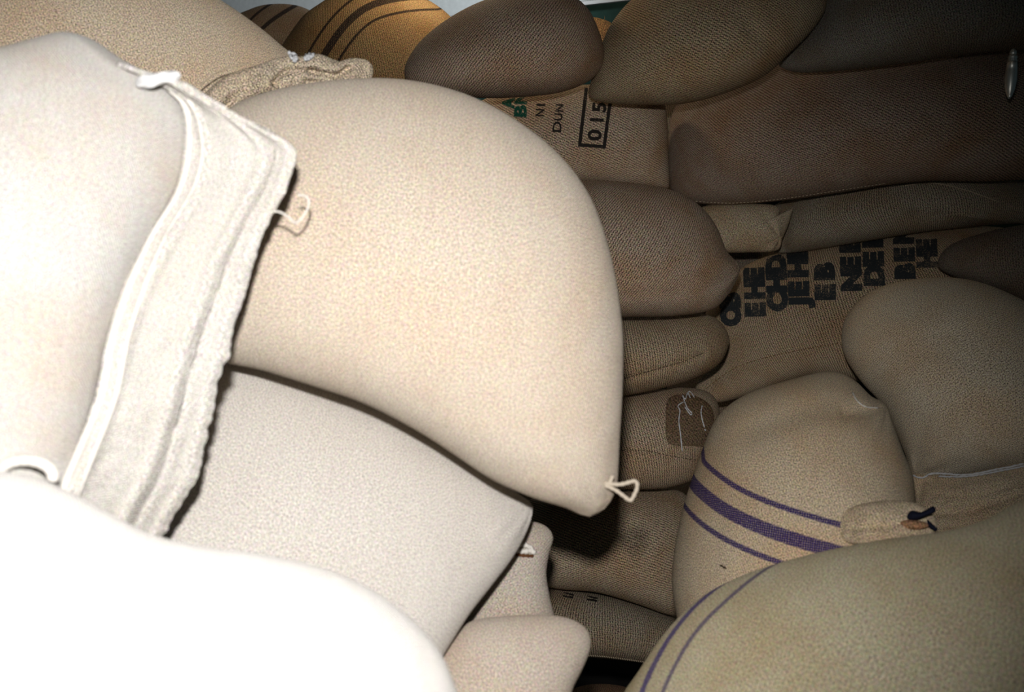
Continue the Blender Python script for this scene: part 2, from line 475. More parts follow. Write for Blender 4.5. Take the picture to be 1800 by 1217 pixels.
m_inkb = ink('black_ink', (0.03, 0.026, 0.023), (0.26, 0.2, 0.15), .1)
m_inkg = ink('green_ink', (0.008, 0.075, 0.05), (0.33, 0.26, 0.19), .4)

Sack.FAT, Sack.TILT = 1.2, 0.2
# ---- back wall of stacked sacks -------------------------------------------------
K = Sack([(405, 40), (440, 16), (480, 7), (530, 12), (575, 40), (610, 90), (600, 170), (520, 210), (430, 200), (380, 120)], 2.95, 0.12, grad=(0, .4), seed=1)
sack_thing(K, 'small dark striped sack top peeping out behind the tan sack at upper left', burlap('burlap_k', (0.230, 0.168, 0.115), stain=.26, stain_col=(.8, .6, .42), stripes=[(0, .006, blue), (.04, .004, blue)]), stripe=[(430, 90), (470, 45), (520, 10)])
J = Sack([(520, 45), (560, 8), (620, -22), (700, -22), (760, 5), (800, 40), (830, 100), (820, 190), (740, 260), (600, 270), (500, 230), (470, 140)], 2.5, 0.2, grad=(0, .6), seed=2)
sack_thing(J, 'orange-brown sack with three dark blue stripes at the top of the pile', burlap('burlap_j', (0.291, 0.191, 0.092), stain=.26, stain_col=(.8, .6, .42), weave=.45, stripes=[(0, .009, blue), (.034, .0035, blue), (-.034, .0035, blue)]), stripe=[(560, 130), (585, 85), (615, 45), (650, 18), (700, 3), (760, -5)])

I = Sack([(712, 130), (716, 108), (740, 72), (785, 35), (840, 5), (900, -14), (950, -18), (1000, -10), (1032, 15), (1050, 50), (1060, 85), (1058, 115), (1035, 142), (985, 162), (920, 170), (850, 172), (770, 165), (722, 150)], 2.1, 0.19, grad=(0, .65), centre=(890, 85), seed=3)
sack_thing(I, 'plump dark brown sack lying on top of the pile at top centre', burlap('burlap_i', (0.353, 0.266, 0.197), stain=.26, stain_col=(.8, .6, .42), ang=70, weave=.95))
Lk = Sack([(1035, 168), (1040, 140), (1056, 85), (1075, 42), (1110, 0), (1160, -35), (1260, -60), (1380, -60), (1445, -25), (1450, 15), (1425, 55), (1385, 95), (1340, 135), (1270, 165), (1200, 182), (1120, 184), (1060, 180)], 2.12, 0.18, grad=(-0.1, .65), centre=(1200, 80), creases=[([(1300, 30), (1315, 60), (1350, 80)], 12, .008)], seed=4)
sack_thing(Lk, 'brown sack sloping down to a point above the boxed stencil number', burlap('burlap_l', (0.354, 0.274, 0.177), stain=.26, stain_col=(.8, .6, .42), ang=-35, weave=.95))
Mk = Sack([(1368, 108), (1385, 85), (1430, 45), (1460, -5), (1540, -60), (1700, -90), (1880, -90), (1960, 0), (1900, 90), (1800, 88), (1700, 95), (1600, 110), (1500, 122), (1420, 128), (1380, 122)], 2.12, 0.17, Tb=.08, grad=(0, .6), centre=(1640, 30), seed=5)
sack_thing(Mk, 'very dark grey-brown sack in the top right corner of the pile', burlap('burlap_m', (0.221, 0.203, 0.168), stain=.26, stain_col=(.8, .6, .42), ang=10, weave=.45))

N_ = Sack([(830, 190), (900, 160), (1000, 150), (1100, 152), (1160, 172), (1172, 215), (1174, 270), (1176, 326), (1165, 331), (1110, 328), (1050, 322), (960, 318), (880, 300), (820, 250)], 2.3, 0.11, grad=(0, .35), centre=(1030, 240), seed=6, lump=.004, power=.4)
r = sack_thing(N_, 'brown sack stencilled with a boxed number 015 in the middle of the pile', burlap('burlap_n', (0.472, 0.373, 0.275), stain=.26, stain_col=(.8, .6, .42), ang=-35, weave=.95), parts=True)
strip_on('stencil_box', N_, [([(1031, 152), (1019, 255), (1062, 258), (1076, 152)], 6, False)], m_inkb, r)
glyphs('stencil_digit', N_, [('0', 1056, 248, .05, -1, 23, 1.2), ('I', 1060, 216, .05, -1, 23, 1.1), ('5', 1064, 199, .05, -1, 23, 1.2)], m_inkb, r, bold=.03)
glyphs('stencil_letter', N_, [('D', 986, 234, .05, -1, 15, 1.3), ('U', 988, 213, .05, -1, 14, 1.0), ('N', 990, 198, .05, -1, 14, 1.0), ('N', 956, 206, .05, -1, 15, .9), ('I', 958, 188, .05, -1, 15, 1.2)], m_inkb, r, bold=.02)
glyphs('green_letter', N_, [('B', 924, 207, .05, -1, 20, 1.3), ('N', 925, 184, .05, -1, 20, 1.0), ('A', 903, 190, .05, -1, 20, .9)], m_inkg, r, bold=.05, label='green printed letter')

Ok = Sack([(1178, 325), (1176, 280), (1180, 215), (1195, 178), (1260, 150), (1330, 120), (1400, 98), (1500, 90), (1600, 78), (1700, 66), (1850, 56), (1960, 120), (1980, 220), (1900, 300), (1760, 318), (1640, 318), (1560, 325), (1480, 338), (1380, 352), (1280, 360), (1220, 356), (1192, 346)], 2.3, 0.16, Tb=.08, grad=(0, .5), centre=(1520, 225), seed=7)
r = sack_thing(Ok, 'long dark brown sack lying sideways at upper right with a pale stitched lower seam', burlap('burlap_o', (0.318, 0.239, 0.181), stain=.26, stain_col=(.8, .6, .42), ang=-35, weave=.95), parts=True)
stitches('seam_stitching', Ok, [(1222, 354), (1290, 357), (1380, 349), (1480, 334), (1560, 322)], 4.5, 2, .0011, m_thread_j, r)

Rk = Sack([(1340, 405), (1352, 368), (1420, 335), (1500, 315), (1600, 300), (1700, 298), (1800, 320), (1930, 350), (1940, 405), (1800, 394), (1650, 405), (1500, 428), (1400, 444), (1355, 440)], 2.36, 0.10, Tb=.04, grad=(0, .4), centre=(1600, 370), seed=8, creases=[([(1395, 330), (1385, 400), (1378, 440)], 12, .02)])
r = sack_thing(Rk, 'flat dark sack wedged beneath the long sack at right', burlap('burlap_r', (0.335, 0.285, 0.212), stain=.26, stain_col=(.8, .6, .42), ang=15, weave=.95), parts=True)
thread('loose_seam_thread', Rk, [[(1590, 326), (1640, 322), (1700, 335), (1755, 355)]], .0009, m_thread_j, r)
Qk = Sack([(1225, 380), (1240, 362), (1300, 358), (1365, 362), (1370, 385), (1378, 400), (1388, 372), (1394, 366), (1386, 395), (1376, 418), (1366, 440), (1320, 444), (1260, 442), (1235, 420)], 2.30, 0.05, grad=(0, .2), centre=(1315, 405), seed=9, gathers=[(1370, 418, 40, .006, 5)], power=.4)
sack_thing(Qk, 'folded tan corner of a sack showing in the gap between darker sacks, right of centre', burlap('burlap_q', (0.511, 0.422, 0.295), stain=.26, stain_col=(.8, .6, .42), ang=0, weave=.2))

Sk = Sack([(1262, 520), (1310, 468), (1390, 440), (1500, 422), (1620, 405), (1730, 398), (1820, 420), (1840, 500), (1740, 580), (1620, 660), (1550, 680), (1500, 668), (1440, 662), (1400, 668), (1310, 697), (1262, 708), (1232, 702), (1222, 684), (1240, 655), (1262, 638), (1240, 600), (1238, 560)], 2.38, 0.13, Tb=.05, grad=(0, .45), centre=(1480, 545), seed=10, power=.42, lump=.005,
          creases=[([(1235, 688), (1290, 648), (1350, 628), (1420, 615), (1520, 600)], 7, .006)])
r = sack_thing(Sk, 'sack with a row of tall blue-black printed letters and an orange-brown seam', burlap('burlap_s', (0.491, 0.378, 0.255), stain=.26, stain_col=(.8, .6, .42), ang=12, weave=.95, period=.0068), parts=True)
stitches('seam_stitching', Sk, [(1235, 688), (1290, 648), (1350, 628), (1420, 613), (1480, 603)], 5, 2, .0009, plain('rust_thread', (0.2, 0.1, 0.035)), r)
# tall letters, read from the side: three-stroke characters each turned on its side
items = []
for word, x, y, cnd in [('OB', 1300, 572, 1.1), ('EHE', 1343, 556, 1.1), ('CHD', 1382, 546, 1.15), ('JEHI', 1420, 535, 1.2), ('EB', 1466, 527, 1.25), ('NEB', 1512, 511, 1.2), ('DEE', 1552, 502, 1.2), ('BEN', 1606, 490, 1.1), ('HE', 1645, 470, 1.0)]:
    yy = y
    for ch in word:
        items.append((ch, x - (y - yy) * .04, yy, -.02, -1, 31, cnd * .9)); yy -= (12 if ch in 'JI' else 28) * cnd
glyphs('printed_letter', Sk, items, m_ink, r, bold=.085)

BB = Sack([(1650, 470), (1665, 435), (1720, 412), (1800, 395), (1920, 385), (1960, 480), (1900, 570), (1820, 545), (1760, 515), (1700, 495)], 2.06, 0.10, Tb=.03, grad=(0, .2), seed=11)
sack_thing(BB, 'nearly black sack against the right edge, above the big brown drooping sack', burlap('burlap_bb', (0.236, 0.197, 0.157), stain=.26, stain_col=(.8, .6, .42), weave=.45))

P_ = Sack([(880, 400), (920, 350), (985, 322), (1060, 318), (1140, 326), (1200, 342), (1240, 372), (1262, 405), (1276, 440), (1296, 462), (1301, 474), (1294, 492), (1278, 520), (1250, 545), (1190, 555), (1120, 557), (1040, 557), (950, 550), (895, 500)], 2.05, 0.15, grad=(0, .5), centre=(1090, 445), seed=12, creases=[([(1225, 478), (1260, 476), (1298, 472)], 6, .006), ([(1080, 520), (1130, 510), (1180, 512)], 10, .004)], gathers=[(1300, 474, 60, .005, 7)])
sack_thing(P_, 'mid brown sack with a pointed ear at its right end, touching the big pale sack', burlap('burlap_p', (0.433, 0.335, 0.250), stain=.26, stain_col=(.8, .6, .42), ang=60, weave=.95, period=.0058))
T_ = Sack([(900, 600), (940, 566), (1040, 558), (1140, 558), (1215, 550), (1255, 558), (1276, 580), (1281, 605), (1262, 642), (1215, 668), (1150, 686), (1080, 697), (980, 697), (910, 660)], 2.1, 0.12, grad=(0, .35), centre=(1110, 622), seed=13, creases=[([(1090, 668), (1150, 650), (1230, 624)], 7, .006)])
r = sack_thing(T_, 'low brown sack squeezed beneath the pointed-ear sack, dark seam along its side', burlap('burlap_t', (0.413, 0.324, 0.221), stain=.26, stain_col=(.8, .6, .42), ang=20, weave=.95), parts=True)
stitches('seam_stitching', T_, [(1090, 668), (1150, 650), (1200, 636), (1238, 620)], 5, 2, .0009, m_thread_d, r)
U_ = Sack([(900, 770), (935, 710), (1020, 698), (1110, 692), (1190, 682), (1240, 688), (1262, 712), (1262, 750), (1250, 785), (1236, 815), (1222, 842), (1170, 858), (1100, 860), (1000, 858), (920, 830)], 2.14, 0.12, grad=(0, .3), centre=(1100, 775), seed=14, power=.42, creases=[([(1080, 792), (1130, 792), (1180, 802), (1232, 811)], 6, .005)])
r = sack_thing(U_, 'brown sack with a dark sewn-on patch and loose white stitching', burlap('burlap_u', (0.452, 0.353, 0.250), stain=.26, stain_col=(.8, .6, .42), ang=15, weave=.95), parts=True)
stitches('seam_stitching', U_, [(1080, 792), (1130, 792), (1180, 802), (1228, 810)], 5, 2, .0009, m_thread_d, r)
pc = catmull([(1176, 700), (1215, 695), (1248, 712), (1256, 745), (1248, 784), (1215, 784), (1188, 784), (1172, 775), (1170, 740)], True, 60)
cc = pc.mean(0)
V = [U_.at(cc[0] + (p[0] - cc[0]) * u, cc[1] + (p[1] - cc[1]) * u, .0035 if u < .99 else .0005) - U_.C for u in (0.001, .25, .5, .75, .93, 1.0) for p in pc]
F = [(i * 60 + j, (i + 1) * 60 + j, (i + 1) * 60 + (j + 1) % 60, i * 60 + (j + 1) % 60) for i in range(5) for j in range(60)]
uvp = [((v.x), (v.z)) for v in V]
o = mesh_obj('patch', V, F, burlap('burlap_patch', (0.206, 0.143, 0.089), stain=.26, stain_col=(.8, .6, .42), ang=-10, weave=.4), r, uv=uvp); o['label'] = 'darker brown patch'
o.data.flip_normals() if False else None
thread('patch_thread', U_, [[(1199, 794), (1196, 765), (1193, 740), (1195, 722), (1191, 714), (1203, 706)], [(1203, 706), (1199, 694), (1204, 702), (1209, 690), (1214, 690), (1220, 699)], [(1209, 690), (1213, 700)],
    [(1203, 706), (1208, 718), (1216, 727), (1213, 729), (1203, 715)], [(1234, 713), (1232, 725), (1234, 738), (1238, 752)], [(1238, 755), (1240, 757)], [(1241, 785), (1236, 795)]], .0013, m_thread_w, r, off=.006, n=24)
V_ = Sack([(890, 940), (920, 885), (1000, 862), (1100, 858), (1180, 860), (1212, 880), (1226, 940), (1222, 1010), (1205, 1070), (1180, 1082), (1120, 1062), (1050, 1042), (970, 1034), (905, 1010)], 2.14, 0.13, grad=(0, .35), centre=(1080, 955), seed=15, dents=[(1115, 925, 16, .006)])
sack_thing(V_, 'brown sack below the patched one, holding the black shadow of the big pale sack', burlap('burlap_v', (0.452, 0.359, 0.255), stain=.26, stain_col=(.8, .6, .42), ang=-40, weave=.95, period=.0064))
W__ = Sack([(880, 1100), (900, 1050), (960, 1033), (1040, 1042), (1110, 1058), (1180, 1084), (1215, 1110), (1215, 1150), (1180, 1170), (1130, 1166), (1080, 1160), (1030, 1156), (950, 1152), (895, 1140)], 2.1, 0.10, grad=(0, .3), centre=(1060, 1102), seed=16, power=.42)
r = sack_thing(W__, 'dark grey-brown sack near the bottom of the pile with a frayed pale lower edge', burlap('burlap_w', (0.324, 0.275, 0.206), stain=.26, stain_col=(.8, .6, .42), ang=30, weave=.95), parts=True)
stitches('frayed_edge', W__, [(1030, 1153), (1060, 1155), (1100, 1160), (1134, 1165)], 3, 1, .0016, m_thread_j, r, slant=1.5)
for mk_ in ([(994, 1046), (1004, 1048)], [(1036, 1052), (1046, 1054)]): strip_on('printed_mark', W__, [(mk_, 8, False)], m_inkb, r)
X_ = Sack([(960, 1250), (1000, 1215), (1050, 1203), (1110, 1212), (1160, 1250), (1170, 1330), (1060, 1370), (970, 1330)], 2.25, 0.15, seed=17)
sack_thing(X_, 'reddish brown sack top at the very bottom of the dark gap', burlap('burlap_x', (0.295, 0.187, 0.118), stain=.26, stain_col=(.8, .6, .42)))

# ---- dark sacks further back, glimpsed in the gaps
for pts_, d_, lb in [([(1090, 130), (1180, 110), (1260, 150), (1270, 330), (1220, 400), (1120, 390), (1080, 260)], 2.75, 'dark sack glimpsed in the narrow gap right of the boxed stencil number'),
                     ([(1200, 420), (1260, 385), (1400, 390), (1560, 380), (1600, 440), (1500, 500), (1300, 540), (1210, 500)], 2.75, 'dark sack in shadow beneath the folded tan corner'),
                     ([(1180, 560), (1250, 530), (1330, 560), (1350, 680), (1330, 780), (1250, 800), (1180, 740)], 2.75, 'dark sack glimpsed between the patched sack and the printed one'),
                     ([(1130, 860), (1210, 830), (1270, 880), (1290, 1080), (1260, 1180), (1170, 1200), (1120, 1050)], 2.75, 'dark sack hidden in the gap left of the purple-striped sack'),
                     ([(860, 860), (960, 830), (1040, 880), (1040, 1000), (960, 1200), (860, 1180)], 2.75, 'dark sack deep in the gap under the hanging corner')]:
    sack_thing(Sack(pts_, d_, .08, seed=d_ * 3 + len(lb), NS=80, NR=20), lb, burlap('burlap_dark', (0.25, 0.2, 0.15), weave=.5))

Sack.TILT = 0.35
# ---- right hand group -------------------------------------------------------------
Y_ = Sack([(1185, 1040), (1186, 980), (1200, 905), (1216, 850), (1235, 795), (1262, 735), (1310, 697), (1390, 670), (1460, 655), (1500, 670), (1530, 700), (1556, 712), (1568, 745), (1585, 795), (1603, 840), (1606, 880), (1614, 935), (1600, 1000), (1520, 1070), (1400, 1120), (1290, 1140), (1208, 1120)], 1.47, 0.2, Tb=.05, grad=(-.4, .55), centre=(1400, 920), seed=18,
          creases=[([(1480, 745), (1515, 735), (1530, 722)], 9, .012), ([(1330, 770), (1430, 740), (1500, 740)], 24, .014)], gathers=[(1555, 716, 70, .005, 8)])
r = sack_thing(Y_, 'tan sack crossed by three purple stripes, standing at lower right of the pile', burlap('burlap_y', (0.76, 0.62, 0.44), dist=1.4, ang=10, weave=.16, period=.004, stain=.18, stripes=[(0, .0095, purple), (.0335, .0042, purple), (-.0335, .0042, purple)]), parts=True,
    stripe=[(1205, 810), (1216, 840), (1250, 872), (1300, 905), (1370, 935), (1470, 966), (1600, 1000)])
thread('loose_thread', Y_, [[(1498, 690), (1507, 706), (1522, 716), (1545, 718)]], .0012, m_thread_p, r, off=.004, n=20)
thread('dark_thread_end', Y_, [[(1266, 994), (1272, 997), (1277, 1000)]], .0012, m_thread_d, r, n=8)

AA = Sack([(1480, 595), (1487, 560), (1515, 525), (1560, 502), (1630, 490), (1700, 492), (1770, 515), (1850, 560), (1960, 640), (2000, 760), (1950, 850), (1850, 838), (1790, 828), (1700, 838), (1640, 842), (1606, 838), (1592, 800), (1572, 750), (1552, 712), (1515, 672), (1487, 630)], 1.92, 0.18, Tb=.04, grad=(-.1, .25), centre=(1720, 680), seed=19, lump=.008,
          creases=[([(1540, 690), (1580, 640), (1680, 610)], 30, .006), ([(1740, 700), (1770, 760), (1795, 800)], 14, .005)], gathers=[(1610, 835, 90, .004, 9)])
r = sack_thing(AA, 'big brown sack drooping at right with a white stitched mouth and folded-over hem', burlap('burlap_aa', (0.86, 0.74, 0.56), dist=1.8, ang=85, weave=.2, period=.0055, stain=.15), parts=True)
m_hem = burlap('burlap_hem', (0.70, 0.57, 0.40), dist=1.5, ang=5, weave=.2, period=.005)
HM = Sack([(1600, 836), (1640, 836), (1700, 832), (1800, 812), (1880, 800), (1900, 860), (1840, 905), (1790, 925), (1730, 945), (1670, 948), (1630, 952), (1600, 930), (1594, 880)], 1.62, 0.03, grad=(-.2, .3), centre=(1720, 880), seed=20, lump=.014, lump_s=14, NS=140, NR=36, power=.4,
          creases=[([(1620, 850), (1612, 900), (1625, 940)], 7, .010), ([(1640, 900), (1700, 900), (1790, 868)], 6, .008), ([(1660, 935), (1720, 925), (1790, 900)], 5, .008), ([(1650, 870), (1720, 870), (1790, 850)], 5, .004)])
hm = HM.build('mouth_hem', m_hem, None); 
hm.parent = r; hm.location = HM.C - AA.C
dY = (Y_.at(1500, 920) - CAM).dot(FWD)
FR = Sack([(1465, 918), (1480, 900), (1520, 885), (1570, 880), (1610, 885), (1640, 905), (1645, 935), (1600, 950), (1550, 960), (1500, 958), (1470, 945)], dY - .012, 0.022, grad=(-.2, .2), centre=(1550, 922), seed=21, lump=.012, lump_s=18, NS=110, NR=30, power=.4, creases=[([(1500, 930), (1560, 925), (1620, 920)], 6, .006)])
f2 = FR.build('hem_fold', m_hem, None); f2.parent = r; f2.location = FR.C - AA.C; f2['label'] = 'rolled end of the hem'
def stitchline(S_, parent, rootC, name, lines, rad, mat, off=.003, n=60, wob=0.6):
    o = thread(name, S_, lines, rad, mat, parent, off=off, wob=wob, n=n); o.location = S_.C - rootC; return o
stitchline(HM, r, AA.C, 'white_stitching', [[(1604, 836), (1622, 841), (1640, 833), (1700, 835), (1750, 826), (1800, 816)], [(1650, 838), (1700, 838), (1760, 828), (1810, 818)]], .0016, m_thread_w, off=.010)
# dark blue scrap twisted through the hem
def lump_obj(name, pts, d, T, mat, parent, rootC, **kw):
    S_ = Sack(pts, d, T, NS=60, NR=14, grad=(0, 0), **kw); o = S_.build(name, mat, None); o.parent = parent; o.location = S_.C - rootC; return S_, o
m_navy = plain('navy_cloth', (0.008, 0.01, 0.025), 0.8, .001, 200)
m_rust = burlap('rust_cloth', (0.45, 0.26, 0.15))
_, o = lump_obj('blue_scrap', [(1594, 908), (1602, 898), (1620, 900), (1640, 890), (1644, 900), (1628, 908), (1612, 914), (1598, 914)], dY - .055, .008, m_navy, r, AA.C); o['label'] = 'dark blue scrap of cloth twisted in the hem'
_, o = lump_obj('rust_scrap', [(1582, 918), (1600, 914), (1625, 918), (1634, 926), (1615, 932), (1592, 930)], dY - .05, .010, m_rust, r, AA.C)
_, o = lump_obj('blue_cord', [(1630, 914), (1638, 920), (1648, 930), (1644, 934), (1632, 926)], dY - .06, .004, m_navy, r, AA.C)

Z_ = Sack([(1095, 1240), (1130, 1180), (1180, 1108), (1240, 1050), (1320, 1010), (1400, 985), (1480, 966), (1560, 952), (1640, 942), (1720, 922), (1780, 890), (1850, 860), (1960, 860), (2050, 960), (2060, 1150), (2000, 1400), (1800, 1560), (1500, 1580), (1250, 1500), (1110, 1350)], 1.03, 0.19, Tb=.02, grad=(-.1, .2), centre=(1560, 1230), seed=22, lump=.012, lump_s=3,
          creases=[([(1700, 1000), (1640, 1080), (1600, 1160)], 45, .012)])
r = sack_thing(Z_, 'large olive-brown sack filling the lower right corner, faint purple stripes at its left', burlap('burlap_z', (0.53, 0.475, 0.335), dist=1.15, ang=50, weave=.10, period=.005, stain=.2, grain=.2, stain_col=(.75, .6, .4), stripes=[(0, .0045, (0.07, 0.05, 0.18)), (.026, .003, (0.12, 0.095, 0.16)), (-.036, .003, (0.12, 0.095, 0.16))]), stripe=[(1480, 850), (1380, 930), (1290, 1020), (1215, 1110), (1165, 1217), (1140, 1350), (1130, 1450)])

Sack.FAT, Sack.TILT, Sack.POW = 1.0, 0.0, 0.42
# ---- left hand group --------------------------------------------------------------
C_ = Sack([(-150, 120), (-140, -20), (0, -90), (200, -80), (340, -25), (400, 10), (450, 45), (490, 78), (525, 110), (520, 150), (460, 200), (380, 260), (200, 330), (0, 330)], 1.42, 0.18, Tb=.1, grad=(0, .5), centre=(200, 100), seed=23)
r = sack_thing(C_, 'tan sack in the top left corner with a ragged bunched-up mouth', burlap('burlap_c', (0.74, 0.62, 0.47), dist=1.2, ang=8, weave=.15, period=.0045), parts=True)
m_rag = burlap('burlap_ragged', (0.70, 0.59, 0.45), dist=1.15, ang=0, weave=.15, grain=.45, period=.006, bump=.002)
CH = Sack([(345, 190), (362, 162), (400, 132), (450, 115), (495, 100), (528, 99), (560, 95), (585, 104), (600, 108), (618, 102), (645, 106), (656, 122), (645, 145), (590, 148), (540, 158), (500, 172), (450, 185), (425, 192), (395, 215), (355, 215)], 1.26, 0.035, grad=(0, .1), centre=(480, 145), seed=24, lump=.016, lump_s=22, NS=170, NR=34, power=.4,
          creases=[([(545, 126), (575, 131), (592, 133), (612, 120)], 5, .03), ([(480, 146), (500, 128), (540, 124), (560, 128)], 5, .018), ([(415, 195), (445, 176), (480, 168)], 6, .02), ([(395, 195), (410, 170)], 6, .014), ([(540, 145), (560, 142)], 6, .012)])
ch = CH.build('mouth_hem', m_rag, None); ch.parent = r; ch.location = CH.C - C_.C; ch['label'] = 'rough bunched-up mouth of the sack'
o = thread('white_tie', CH, [[(506, 92), (513, 96), (510, 102), (518, 100), (516, 106), (521, 108)], [(534, 104), (540, 98), (545, 96), (538, 104), (552, 95)], [(508, 93), (518, 97), (520, 106)], [(535, 105), (544, 103), (548, 97)]], .0022, m_thread_w, r, off=.012, wob=1.2, n=24); o.location = CH.C - C_.C
o = thread('mouth_seam', CH, [[(352, 152), (365, 140), (385, 126), (410, 117), (440, 112)]], .0009, m_thread_j, r, off=.012, n=24); o.location = CH.C - C_.C

D_ = Sack([(300, 400), (320, 310), (360, 240), (415, 192), (470, 170), (540, 155), (620, 146), (700, 146), (770, 158), (840, 182), (910, 222), (975, 275), (1025, 340), (1055, 415), (1075, 500), (1085, 590), (1084, 680), (1080, 770), (1078, 840), (1068, 870), (1050, 892), (1030, 903), (1008, 896), (985, 884), (930, 866), (860, 835), (800, 795), (740, 755), (650, 706), (560, 675), (470, 648), (390, 628), (330, 560)], 1.15, 0.2, Tb=.06, grad=(0, .42), centre=(720, 470), seed=25, lump=.007, gathers=[(1045, 890, 90, .003, 8)])
r = sack_thing(D_, 'huge rounded cream sack in the centre, its lower corner hanging free', burlap('burlap_d', (0.66, 0.575, 0.475), dist=1.05, ang=8, weave=.06, period=.0035, grain=.20, stain=.07), parts=True)
# hanging twine loop at the free corner
dL = (D_.at(1062, 852) - CAM).dot(FWD)
pts = [at(x, y, dL) - D_.C for x, y in catmull([(1062, 850), (1090, 852), (1116, 846), (1120, 856), (1116, 868), (1108, 880), (1096, 872), (1082, 862), (1062, 853)], False, 50)]
Vt, Ft = tube_mesh([pts, [at(x, y, dL) - D_.C for x, y in catmull([(1070, 852), (1075, 842), (1077, 836)], False, 10)]], .0021, 8, .15)
o = mesh_obj('twine_loop', Vt, Ft, plain('beige_twine', (0.58, 0.5, 0.4)), r)

E_ = Sack([(180, 760), (240, 660), (330, 615), (400, 622), (500, 650), (600, 690), (700, 735), (800, 800), (870, 845), (915, 872), (933, 886), (934, 905), (918, 945), (895, 985), (860, 1030), (820, 1080), (785, 1135), (740, 1200), (600, 1290), (400, 1290), (220, 1180), (160, 950)], 1.11, 0.13, Tb=.06, grad=(0, .5), centre=(540, 940), seed=26, lump=.006, creases=[([(930, 890), (880, 915), (850, 935)], 9, -.004)], gathers=[(930, 893, 90, .003, 7)])
r = sack_thing(E_, 'pale sack beneath the huge cream sack, its pinched corner pointing right', burlap('burlap_e', (0.70, 0.66, 0.61), dist=0.95, ang=10, weave=.05, period=.0035, grain=.2, stain=.08, stain_col=(.9, .85, .8)))

F_ = Sack([(800, 1080), (830, 1020), (870, 965), (900, 930), (930, 918), (958, 925), (972, 945), (965, 975), (960, 1010), (966, 1050), (975, 1100), (960, 1160), (900, 1180), (830, 1150)], 1.27, 0.09, Tb=.06, grad=(0, .3), centre=(895, 1050), seed=27)
r = sack_thing(F_, 'narrow pale sack end peeping out under the pinched corner, small knot at its top', burlap('burlap_f', (0.56, 0.50, 0.43), dist=1.15, ang=70, weave=.08, grain=.2, period=.004), parts=True)
thread('knot', F_, [[(900, 965), (915, 958), (930, 962), (940, 975)], [(902, 968), (920, 970), (934, 968)]], .0035, m_thread_p, r, off=.004, n=16)
thread('knot_brown_cord', F_, [[(902, 974), (920, 977), (938, 978)]], .0022, plain('brown_cord', (0.12, 0.05, 0.02)), r, off=.001, n=16)  # dark brown cord just below the pale knot
G_ = Sack([(740, 1230), (770, 1150), (820, 1098), (870, 1086), (930, 1082), (985, 1085), (1020, 1098), (1036, 1118), (1036, 1145), (1022, 1180), (1005, 1215), (985, 1280), (900, 1350), (780, 1340)], 1.08, 0.10, Tb=.02, grad=(0, .4), centre=(890, 1210), seed=28)
sack_thing(G_, 'rounded pale sack at the bottom edge, left of the dark gap', burlap('burlap_g', (0.60, 0.52, 0.44), dist=1.0, ang=15, weave=.06, grain=.2, period=.004))

B_ = Sack([(-300, 300), (-200, 150), (-80, 105), (0, 92), (60, 74), (108, 62), (160, 76), (215, 115), (270, 140), (315, 160), (335, 205), (335, 280), (310, 350), (255, 440), (215, 530), (190, 620), (165, 720), (140, 830), (115, 905), (20, 960), (-150, 960), (-300, 860)], .84, 0.13, Tb=.05, grad=(0, .3), centre=(40, 500), seed=29, lump=.006,
          creases=[([(125, 85), (160, 120), (200, 150), (260, 160)], 10, -.004)])
r = sack_thing(B_, 'whitish beige sack at left with its wide sewn mouth hem hanging open', burlap('burlap_b', (0.58, 0.56, 0.53), dist=0.8, ang=5, weave=.05, grain=.2, period=.003), parts=True)
m_bh = burlap('burlap_bhem', (0.60, 0.575, 0.535), dist=0.8, ang=12, weave=.06, grain=.22, period=.003, stain=.1, stain_col=(.9, .8, .7))
Lc = catmull([(205, 112), (285, 150), (322, 190), (326, 260), (308, 340), (262, 420), (220, 500), (190, 590), (170, 690), (140, 780), (105, 860), (60, 960)], False, 200)
Rc = catmull([(330, 150), (430, 212), (508, 250), (520, 290), (482, 370), (445, 460), (420, 550), (392, 640), (368, 740), (345, 830), (310, 900), (268, 965)], False, 200)
D0 = np.array([(B_.at(p[0], p[1], .004) - CAM).dot(FWD) for p in Lc])
D0 = np.polyval(np.polyfit(np.arange(200), D0, 4), np.arange(200)) - .004
def hemfn(u, v):
    i = min(int(u * 199), 198); w_ = u * 199 - i; x = (Lc[i] * (1 - w_) + Lc[i + 1] * w_) * (1 - v) + (Rc[i] * (1 - w_) + Rc[i + 1] * w_) * v
    jag = (noise.noise(Vector((u * 60, 3.1, 0))) * 5 + noise.noise(Vector((u * 17, 9.1, 0))) * 6) * (v ** 6)
    d0 = D0[i]
    dd = d0 * (1 - v) + (0.84 + .02 * u) * v
    fold = .006 * math.exp(-((v - .16 - .04 * math.sin(u * 5)) / .05) ** 2) + .008 * math.exp(-((v - .66 - .05 * math.sin(u * 4 + 1)) / .05) ** 2) - .005 * math.exp(-((v - .76 - .05 * math.sin(u * 4 + 1)) / .035) ** 2) \
        + .005 * math.exp(-((v - .93) / .04) ** 2) + .007 * noise.noise(Vector((u * 9, v * 3, 1))) + .002 * noise.noise(Vector((u * 30, v * 8, 5)))
    return at(x[0] + jag, x[1], dd - fold)
o = sheet('mouth_hem', B_, hemfn, 240, 70, m_bh, r, .004, uvs=(.5, .1)); o['label'] = 'wide cloth hem with ragged edge'
